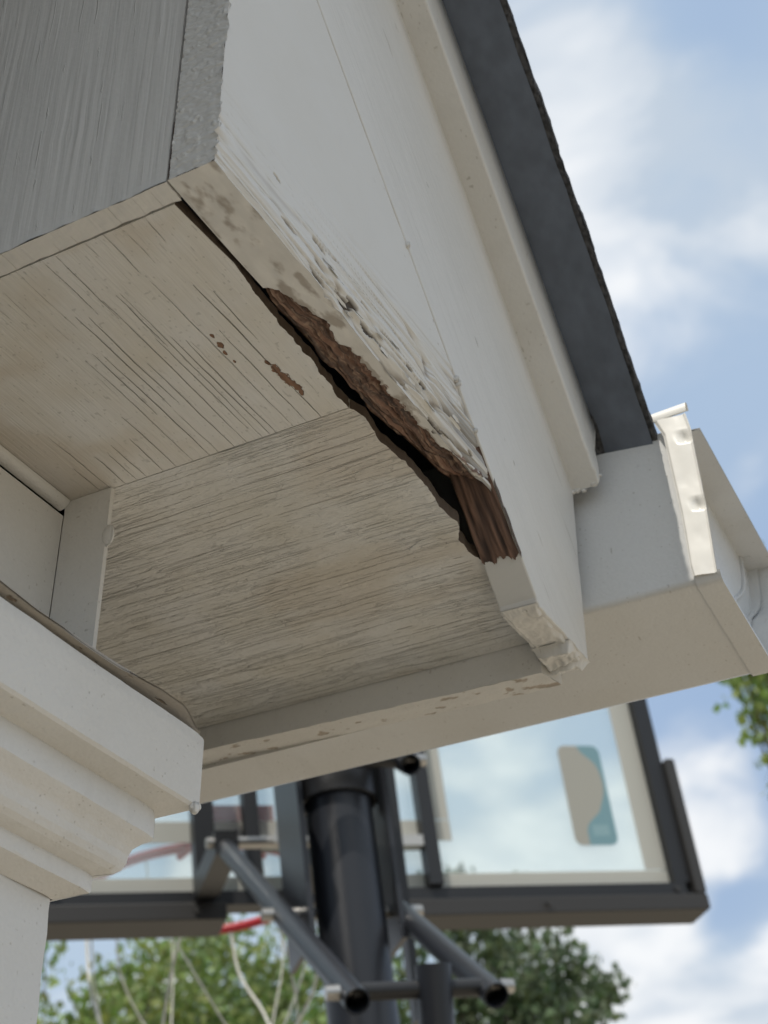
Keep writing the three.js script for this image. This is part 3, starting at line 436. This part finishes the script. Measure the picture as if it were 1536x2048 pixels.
// ------------------------------------------------------------------ the gutter and its end cap
{
  const gut = thing('rain_gutter', 'white metal rain gutter with open jointed end cap below the shingles', 'gutter');
  const GZ = -0.6275, GY = 0.3915, TILT = THREE.MathUtils.degToRad(7);
  const out = [[0, 0.0955], [0, 0.003], [0.001, 0.0008], [0.003, 0], [0.082, 0], [0.0845, 0.0008], [0.0855, 0.003], [0.0858, 0.012], [0.0885, 0.026], [0.098, 0.042], [0.111, 0.054], [0.1205, 0.064], [0.1255, 0.075], [0.127, 0.0955]];
  const at = (d, y) => [GY + y * Math.cos(TILT) - d * Math.sin(TILT), GZ - d * Math.cos(TILT) - y * Math.sin(TILT) * 0.25];
  const off = (pts, t) => pts.map((q, i) => { const a = pts[Math.max(0, i - 1)], b = pts[Math.min(pts.length - 1, i + 1)], dx = b[0] - a[0], dy = b[1] - a[1], L = Math.hypot(dx, dy) || 1; return [q[0] - dy / L * t, q[1] + dx / L * t]; });
  const shell = (pts, x0, x1, nx) => { const n = pts.length - 1; return grid(n, nx, (u, v) => { const [d, y] = pts[Math.round(u * n)], [Y, Z] = at(d, y), x = mix(x0, x1, v); return [x, Y, Z, x * 4, (d - y) * 4]; }); };
  const inn = off(out, 0.0009);
  const lip = [[0.127, 0.0955], [0.127, 0.0975], [0.114, 0.0975], [0.113, 0.0955], [0.114, 0.0935]];
  mesh('trough', lift(merge([shell(out, -4, -0.1728, 60), shell(inn, -4, -0.1728, 60), shell(lip, -4, -0.1728, 40)])), metalMat, gut);
  const cap = new THREE.Group(); cap.name = 'end_cap'; gut.add(cap);
  // recessed panel
  const s = new THREE.Shape(); inn.forEach(([d, y], i) => i ? s.lineTo(d, y) : s.moveTo(d, y)); s.closePath();
  const pg = new THREE.ShapeGeometry(s), pp = pg.attributes.position; for (let i = 0; i < pp.count; i++) { const [Y, Z] = at(pp.getX(i), pp.getY(i)); pp.setXYZ(i, -0.1785, Y, Z); } pg.computeVertexNormals();
  mesh('panel', lift(boxUV(pg)), metalMat, cap);
  { const rib = [], q = out.slice(5).map(([d, y]) => { const [Y, Z] = at(d - 0.014, y + 0.004); return V(-0.1780, Y, Z); }); rib.push(cord(q, 0.0013, 40)); mesh('rib', lift(merge(rib)), metalMat, cap); }
  // flange round the panel: bottom and curved front, then the hem across the top
  const rim = off(out, -0.0014), fl = (a, b, x0, x1) => { const A = shell(rim.slice(a, b), x0, x1, 2), B = shell(off(rim.slice(a, b), 0.0011), x0, x1, 2); const n = b - a - 1; const E = [x0, x1].map(x => grid(n, 1, (u, v) => { const p = mix2(rim.slice(a, b)[Math.round(u * n)], off(rim.slice(a, b), 0.0011)[Math.round(u * n)], v), [Y, Z] = at(p[0], p[1]); return [x, Y, Z, 0, 0]; })); return merge([A, B, ...E]); };
  const mix2 = (a, b, t) => [mix(a[0], b[0], t), mix(a[1], b[1], t)];
  mesh('bottom_flange', lift(fl(1, 6, -0.1735, -0.1608)), metalMat, cap);
  mesh('front_flange', lift(fl(5, out.length, -0.1745, -0.1625)), metalMat, cap);
  const hem = grid(2, 30, (u, v) => { const [Y, Z] = at(mix(0.004, 0.128, v), 0.0945), x = mix(-0.1795, -0.1628, u); return [x, Y + (u > 0.9 ? -0.0008 : 0), Z, x * 4, v]; }), hem2 = hem.clone().translate(0, 0.0012, 0);
  mesh('top_hem', lift(merge([hem, hem2])), metalMat, cap, 'flat hem across the top of the gutter end cap');
  // back strip with two crimped tabs, catching the sun
  const crimps = [[0.4735, 0.68], [0.4318, 0.68]];
  const strip = d => grid(60, 320, (u, v) => {
    const y = mix(0.3935, 0.4905, v), xl = table([[0.3935, -0.1738], [0.40, -0.1746], [0.43, -0.1757], [0.48, -0.1797], [0.4905, -0.1838]])(y), xr = table([[0.3935, -0.1620], [0.43, -0.1626], [0.48, -0.1650], [0.4905, -0.1668]])(y), x = mix(xl, xr, u);
    let z = -0.6248 + 0.0004 * Math.cos(u * 3.1) - 0.0012 * ss(0.12, 0, u) + 0.0007 * ss(0.9, 1, u);
    for (const [cy, cu] of crimps) { const a = (y - cy) / 0.0065, b = (u - cu) / 0.42; if (Math.abs(a) < 1.3) z -= 0.0030 * Math.max(0, 1 - Math.abs(b)) * ss(1.2, 0.1, a < 0 ? -a * 3.2 : a) * ss(-0.9, 0.4, b + a * 0.4); z += 0.0006 * Math.exp(-a * a * 0.25) * Math.exp(-b * b); }
    z += 0.0007 * fbm(x * 70, y * 45, 3, 3); if (d) z -= 0.0012; return [x, y - 0.0008 * u, z, x * 4, y * 4];
  });
  mesh('back_strip', lift(merge([strip(0), strip(1)])), capMetal, cap, 'bright metal tab strip with two crimps on the gutter end');
  const curl = grid(14, 30, (u, v) => { const a = -0.5 + u * 3.4, x = mix(-0.1865, -0.1662, v), r = 0.0026; return [x, 0.4925 + r * 1.7 * Math.sin(a) + 0.0010 * v, -0.6275 + r * Math.cos(a), x * 4, u * 0.05]; });
  mesh('rolled_edge', lift(curl), capMetal, cap);
}

// ------------------------------------------------------------------ the basketball hoop behind the eave
{
  const hoop = thing('basketball_hoop', 'tilted basketball hoop with clear backboard and black lift arms behind the eave', 'basketball hoop');
  const rb = V(0.7144, 0.1175, -0.6898), ub = V(-0.1087, 0.9925, 0.0565), nb = V(0.6913, 0.0347, 0.7218);
  hoop.matrixAutoUpdate = true;
  const M = new THREE.Matrix4().makeBasis(rb, ub, nb).setPosition(-1.3796, 0.9761 + EYE, -2.2532);
  M.decompose(hoop.position, hoop.quaternion, hoop.scale); hoop.scale.set(1, 1, 1);
  const black = flat(0.012, 0.0125, 0.014, 0.42), satin = flat(0.018, 0.020, 0.025, 0.36), plastic = flat(0.03, 0.028, 0.026, 0.5), zinc = flat(0.42, 0.41, 0.39, 0.34, { metalness: 0.9 }), pale = flat(0.42, 0.43, 0.43, 0.4), red = flat(0.45, 0.02, 0.03, 0.45), white = flat(0.72, 0.72, 0.70, 0.5);
  const XL = -0.97, XR = 0.72, YT = 1.02;
  // pane and its printed border
  const pane = new THREE.MeshPhysicalMaterial({ color: new THREE.Color().setRGB(0.90, 0.955, 0.95), transmission: 0.84, thickness: 0, roughness: 0.14, ior: 1.49, side: THREE.DoubleSide });
  mesh('backboard_pane', box(XL + 0.02, XR - 0.022, 0.012, YT - 0.02, -0.012, 0), pane, hoop, 'clear acrylic backboard pane');
  const print = new THREE.MeshPhysicalMaterial({ color: new THREE.Color().setRGB(0.66, 0.65, 0.60), transmission: 0.5, thickness: 0, roughness: 0.9, side: THREE.DoubleSide });
  const bw = 0.044, pb = (x0, x1, y0, y1) => box(x0, x1, y0, y1, 0.0015, 0.0022);
  const border = mesh('border_print', merge([pb(XL + 0.02, XR - 0.022, 0.012, 0.012 + bw * 0.72), pb(XR - 0.022 - bw, XR - 0.022, 0.0138 + bw * 0.72, YT - 0.02), pb(XL + 0.02, XL + 0.02 + bw, 0.0138 + bw * 0.72, YT - 0.02)]), print, hoop);
  mesh('square_print', merge([pb(-0.40, 0.278, 0.108, 0.148), pb(0.238, 0.278, 0.150, 0.56), pb(-0.40, -0.36, 0.150, 0.56), pb(-0.40, 0.278, 0.562, 0.602)]), print, hoop, 'grey shooting square printed on the backboard');
  // sticker: beige field with a blue wave and a patch of fine lettering too small to read
  {
    const C = document.createElement('canvas'); C.width = 256; C.height = 620; const c = C.getContext('2d');
    c.fillStyle = '#b4b2a8'; c.fillRect(0, 0, 256, 620); c.fillStyle = '#84aab3'; c.beginPath(); c.moveTo(120, 0); c.bezierCurveTo(150, 90, 215, 70, 232, 180); c.bezierCurveTo(250, 300, 215, 330, 190, 400); c.bezierCurveTo(165, 450, 90, 470, 84, 540); c.lineTo(84, 620); c.lineTo(256, 620); c.lineTo(256, 0); c.closePath(); c.fill();
    c.fillStyle = 'rgba(190,215,215,0.55)'; for (let i = 0; i < 6; i++) c.fillRect(122 + i * 16, 500, 9, 62);
    const t = new THREE.CanvasTexture(C); t.colorSpace = THREE.SRGBColorSpace;
    const s = new THREE.Shape(), w = 0.088, h = 0.208, r = 0.016; s.moveTo(r, 0); s.lineTo(w - r, 0); s.absarc(w - r, r, r, -Math.PI / 2, 0); s.lineTo(w, h - r); s.absarc(w - r, h - r, r, 0, Math.PI / 2); s.lineTo(r, h); s.absarc(r, h - r, r, Math.PI / 2, Math.PI); s.lineTo(0, r); s.absarc(r, r, r, Math.PI, Math.PI * 1.5);
    const g = new THREE.ExtrudeGeometry(s, { depth: 0.0006, bevelEnabled: false }); uvBy(g, (x, y) => [x / w, y / h]); g.translate(0.524, 0.096, 0.0012);
    mesh('sticker', g, new THREE.MeshPhysicalMaterial({ map: t, roughness: 0.7, transmission: 0.3, thickness: 0, side: THREE.DoubleSide }), hoop, 'rounded beige and blue sticker on the backboard');
  }
  // frame, bottom and side mouldings
  mesh('frame_rail', box(XL, XR, -0.014, 0.011, -0.02, 0.022), black, hoop); mesh('frame_rail', box(XL, XR, YT - 0.02, YT + 0.01, -0.02, 0.022), black, hoop);
  mesh('frame_post', box(XR - 0.021, XR + 0.012, 0.0115, YT - 0.0205, -0.02, 0.022), black, hoop); mesh('frame_post', box(XL - 0.012, XL + 0.019, 0.0115, YT - 0.0205, -0.02, 0.022), black, hoop);
  const rb2 = (x0, x1, y0, y1, z0, z1, r = 0.006) => { const s = new THREE.Shape(), w = x1 - x0, h = y1 - y0; s.moveTo(r, 0); s.lineTo(w - r, 0); s.quadraticCurveTo(w, 0, w, r); s.lineTo(w, h - r); s.quadraticCurveTo(w, h, w - r, h); s.lineTo(r, h); s.quadraticCurveTo(0, h, 0, h - r); s.lineTo(0, r); s.quadraticCurveTo(0, 0, r, 0); const g = new THREE.ExtrudeGeometry(s, { depth: z1 - z0 - 0.004, bevelEnabled: true, bevelSize: 0.002, bevelThickness: 0.002, bevelOffset: -0.002, bevelSegments: 2 }); return g.translate(x0, y0, z0 + 0.002); };
  mesh('bottom_pad', rb2(0.168, XR + 0.034, -0.046, -0.015, -0.045, 0.034), plastic, hoop); mesh('bottom_pad', rb2(XL - 0.03, -0.158, -0.046, -0.015, -0.045, 0.040), plastic, hoop);
  mesh('side_pad', rb2(XR + 0.0125, XR + 0.034, -0.0145, 0.262, -0.045, 0.034), plastic, hoop);
  for (const [x, y] of [[0.70, -0.002], [0.43, -0.030], [-0.21, -0.030]]) mesh('screw', new THREE.CylinderGeometry(0.006, 0.006, 0.004, 16).rotateX(Math.PI / 2).translate(x, y, y < -0.02 ? 0.042 : 0.024), plastic, hoop);
  // uprights behind the pane
  for (const x of [0.226, -0.102, -0.455]) mesh('upright', box(x - 0.013, x + 0.013, 0.0125, 0.62, 0.003, 0.034), black, hoop);
  mesh('cross_rail', box(-0.088, 0.212, 0.087, 0.107, 0.006, 0.032), pale, hoop); mesh('cross_rail', box(-0.088, 0.212, 0.40, 0.43, 0.006, 0.032), black, hoop);
  // rim on the far side, with a loose cord net
  const RC = V(-0.115, 0.178, -0.40), R0 = 0.229;
  const rim = mesh('rim', merge([new THREE.TorusGeometry(R0, 0.0095, 12, 64).rotateX(Math.PI / 2).translate(RC.x, RC.y, RC.z), box(-0.17, -0.05, 0.11, 0.186, -0.030, -0.013), tube(V(-0.15, 0.15, -0.02), V(-0.19, 0.172, -0.21), 0.007), tube(V(-0.07, 0.15, -0.02), V(-0.03, 0.172, -0.21), 0.007)]), red, hoop, 'red steel rim');
  const cordMat = flat(0.74, 0.72, 0.66, 0.7);
  for (let k = 0; k < 11; k++) {                     // what is left of the net: single cords, some still looped together
    const a0 = k / 11 * Math.PI * 2 + rr(-0.12, 0.12), q = (a, r, y) => V(RC.x + Math.cos(a) * r, RC.y + y, RC.z + Math.sin(a) * r), tw = rr(0.1, 0.5) * (k % 2 ? 1 : -1), L = rr(0.34, 0.5);
    mesh('net_cord', cord([q(a0, R0, -0.008), q(a0 + tw * 0.1, R0 * 1.0, -0.1), q(a0 + tw * 0.6, R0 * 0.95, -0.2), q(a0 + tw * 1.5, R0 * 0.78, -L * 0.78), q(a0 + tw * 2.6, R0 * 0.62, -L * 0.92), q(a0 + tw * 3.6, R0 * 0.6, -L * 0.8)], k % 3 ? 0.0018 : 0.0030, 40), cordMat, hoop);
  }
  // pole and sleeve
  const PX = -0.108, PN = 0.60;
  mesh('pole', tube(V(PX, -2.54, PN), V(PX, 0.42, PN), 0.0465, 0.0465, 40), satin, hoop);
  mesh('sleeve', merge([pipe(V(PX, -0.095, PN), V(PX, 0.45, PN), 0.056, 0.006)]), black, hoop);
  mesh('bracket_plate', box(PX - 0.066, PX - 0.0585, -0.30, 0.30, PN - 0.10, PN + 0.03), satin, hoop); mesh('bracket_plate', box(PX + 0.0585, PX + 0.066, -0.30, 0.30, PN - 0.10, PN + 0.03), satin, hoop);
  // parallel arms, spacers and bolts
  const dir = V(0, -0.455, 0.66).normalize(), AL = -0.1955, AR = -0.0305;
  for (const x of [AL, AR]) {
    mesh('lower_arm', pipe(V(x, 0.005, 0.225), V(x, -0.462, 0.882), 0.0152), satin, hoop);
    mesh('upper_arm', pipe(V(x, 0.355, 0.08), V(x, -0.085, 0.705), 0.0152), satin, hoop);
    const side = Math.sign(x - PX);
    for (const [y, n] of [[-0.445, 0.862], [-0.068, 0.684], [-0.245, 0.580], [0.008, 0.232]]) {
      const b = mesh('bolt', merge([tube(V(x + side * 0.014, y, n), V(x + side * 0.030, y, n), 0.0095, 0.0085, 6), tube(V(x - 0.02, y, n), V(x + 0.02, y, n), 0.005)]), zinc, hoop);
    }
    mesh('spacer', tube(V(x, -0.245, 0.58), V(PX, -0.245, 0.58), 0.0085), zinc, hoop);
    mesh('hanger', box(x - 0.018, x + 0.018, -0.012, 0.40, 0.036, 0.072), black, hoop);
    mesh('hanger_lug', box(x - 0.019, x + 0.019, -0.018, 0.022, 0.073, 0.25), black, hoop);
  }
  mesh('cross_tube', tube(V(AL, -0.445, 0.862), V(AR, -0.445, 0.862), 0.0105), black, hoop); mesh('cross_tube', tube(V(AL, -0.068, 0.684), V(AR, -0.068, 0.684), 0.0105), black, hoop);
  mesh('cross_tube', tube(V(AL, 0.008, 0.232), V(AR, 0.008, 0.232), 0.0095), zinc, hoop);
  mesh('link_bar', box(-0.006, 0.006, -0.34, 0.34, -0.014, 0.014).rotateX(0.05).translate(0.058, 0.02, 0.34), black, hoop);
  mesh('handle_tube', tube(V(-0.098, -0.72, 0.80), V(-0.098, -0.42, 0.872), 0.021, 0.021, 24), satin, hoop);
  mesh('piston', merge([tube(V(-0.106, -0.01, 0.27), V(-0.082, 0.16, 0.33), 0.0175), tube(V(-0.082, 0.16, 0.33), V(-0.072, 0.26, 0.36), 0.010)]), pale, hoop, 'pale grey lift cylinder');
  mesh('bolt', tube(V(-0.078, 0.092, 0.30), V(-0.048, 0.092, 0.30), 0.012, 0.012, 6), black, hoop);
  mesh('base_plate', box(PX - 0.15, PX + 0.15, -2.562, -2.541, PN - 0.15, PN + 0.15), black, hoop);
}

// ------------------------------------------------------------------ trees beyond
function leafMat(r, g, b) { return new THREE.MeshPhysicalMaterial({ color: 0xffffff, vertexColors: true, roughness: 0.75, transmission: 0.5, thickness: 0, side: THREE.DoubleSide }); }
const LEAF = leafMat(), BARK = flat(0.10, 0.08, 0.06, 0.9);
function tree(label, x, z, H, R, squash, n, size, hue, sd, airy = 0.5) {
  seed = sd * 7919;
  const t = thing('tree', label, 'tree', 'trees beyond the hoop'); t.name = numbered('tree'); t.position.set(x, 0, z);
  const limbs = [tube(V(0, 0, 0), V(rr(-0.1, 0.1), H * 0.62, rr(-0.1, 0.1)), H * 0.022, H * 0.011, 10)], tips = [];
  const top = V(0, H * 0.60, 0);
  for (let i = 0; i < 84; i++) {
    const a = rr(0, Math.PI * 2), e = Math.asin(clamp(rr(-0.45, 1), -1, 1)), rad = R * rr(0.55, 1.12), d = V(Math.cos(a) * Math.cos(e), Math.sin(e) * squash, Math.sin(a) * Math.cos(e)).multiplyScalar(rad);
    const c = V(0, H - R * squash, 0), end = c.clone().add(d), from = V(0, H * rr(0.35, 0.6), 0); limbs.push(tube(from, end, 0.028, 0.006, 5)); tips.push({ from, end });
  }
  mesh('trunk', merge(limbs), BARK, t);
  const P = [], C = [], N = n;
  const q = new THREE.Quaternion(), e = new THREE.Euler(), v = V(0, 0, 0);
  for (let i = 0; i < N; i++) {
    const b = tips[Math.floor(rnd() * tips.length)], f = 1 - Math.pow(rnd(), 2.2) * 0.6, o = b.from.clone().lerp(b.end, f), sp = R * 0.115 * (0.5 + airy);
    o.x += (rnd() + rnd() + rnd() - 1.5) * sp * 1.5; o.y += (rnd() + rnd() + rnd() - 1.5) * sp * 1.15; o.z += (rnd() + rnd() + rnd() - 1.5) * sp * 1.5;
    e.set(rr(-1.2, 1.2), rr(0, 6.28), rr(-1.2, 1.2)); q.setFromEuler(e);
    const L = size * rr(0.6, 1.3), w = L * rr(0.34, 0.5), k = rr(0.7, 1.35), yel = rr(-0.2, 0.25), col = [hue[0] * k * (1 + yel), hue[1] * k, hue[2] * k];
    const pts = [[0, 0, 0], [-w, L * 0.45, w * 0.2], [0, L, 0], [w, L * 0.45, w * 0.2]].map(p => v.set(...p).applyQuaternion(q).add(o).toArray());
    for (const j of [0, 1, 2, 0, 2, 3]) { P.push(...pts[j]); C.push(...col); }
  }
  const g = new THREE.BufferGeometry(); g.setAttribute('position', new THREE.Float32BufferAttribute(P, 3)); g.setAttribute('color', new THREE.Float32BufferAttribute(C, 3)); g.computeVertexNormals();
  mesh('crown', g, LEAF, t);
}
const used = {}; function numbered(n) { const k = used[n] = (used[n] ?? -1) + 1; return k ? n + '_' + String(k).padStart(3, '0') : n; }
const place = (px, D) => { const a = THREE.MathUtils.degToRad(28.7) - Math.atan((px - 768) / 3112 / Math.cos(THREE.MathUtils.degToRad(20))); return [-Math.sin(a) * D, -Math.cos(a) * D]; };
tree('bright green leafy tree seen below the net beside the pilaster', ...place(190, 17), 7.35, 1.9, 1.1, 15000, 0.105, [0.25, 0.34, 0.075], 3, 0.45);
tree('light green tree behind the net left of the black pole', ...place(520, 18), 8.1, 2.0, 1.1, 15000, 0.105, [0.22, 0.31, 0.08], 5, 0.45);
tree('dark green tree below the backboard right of the black pole', ...place(985, 18), 8.40, 1.45, 1.7, 18000, 0.10, [0.10, 0.155, 0.055], 9, 0.4);
tree('tall tree with pale green leaves at the right edge under the gutter', ...place(1745, 12), 8.78, 1.0, 0.72, 9000, 0.10, [0.27, 0.38, 0.085], 13, 0.5);

renderer.render(scene, camera);
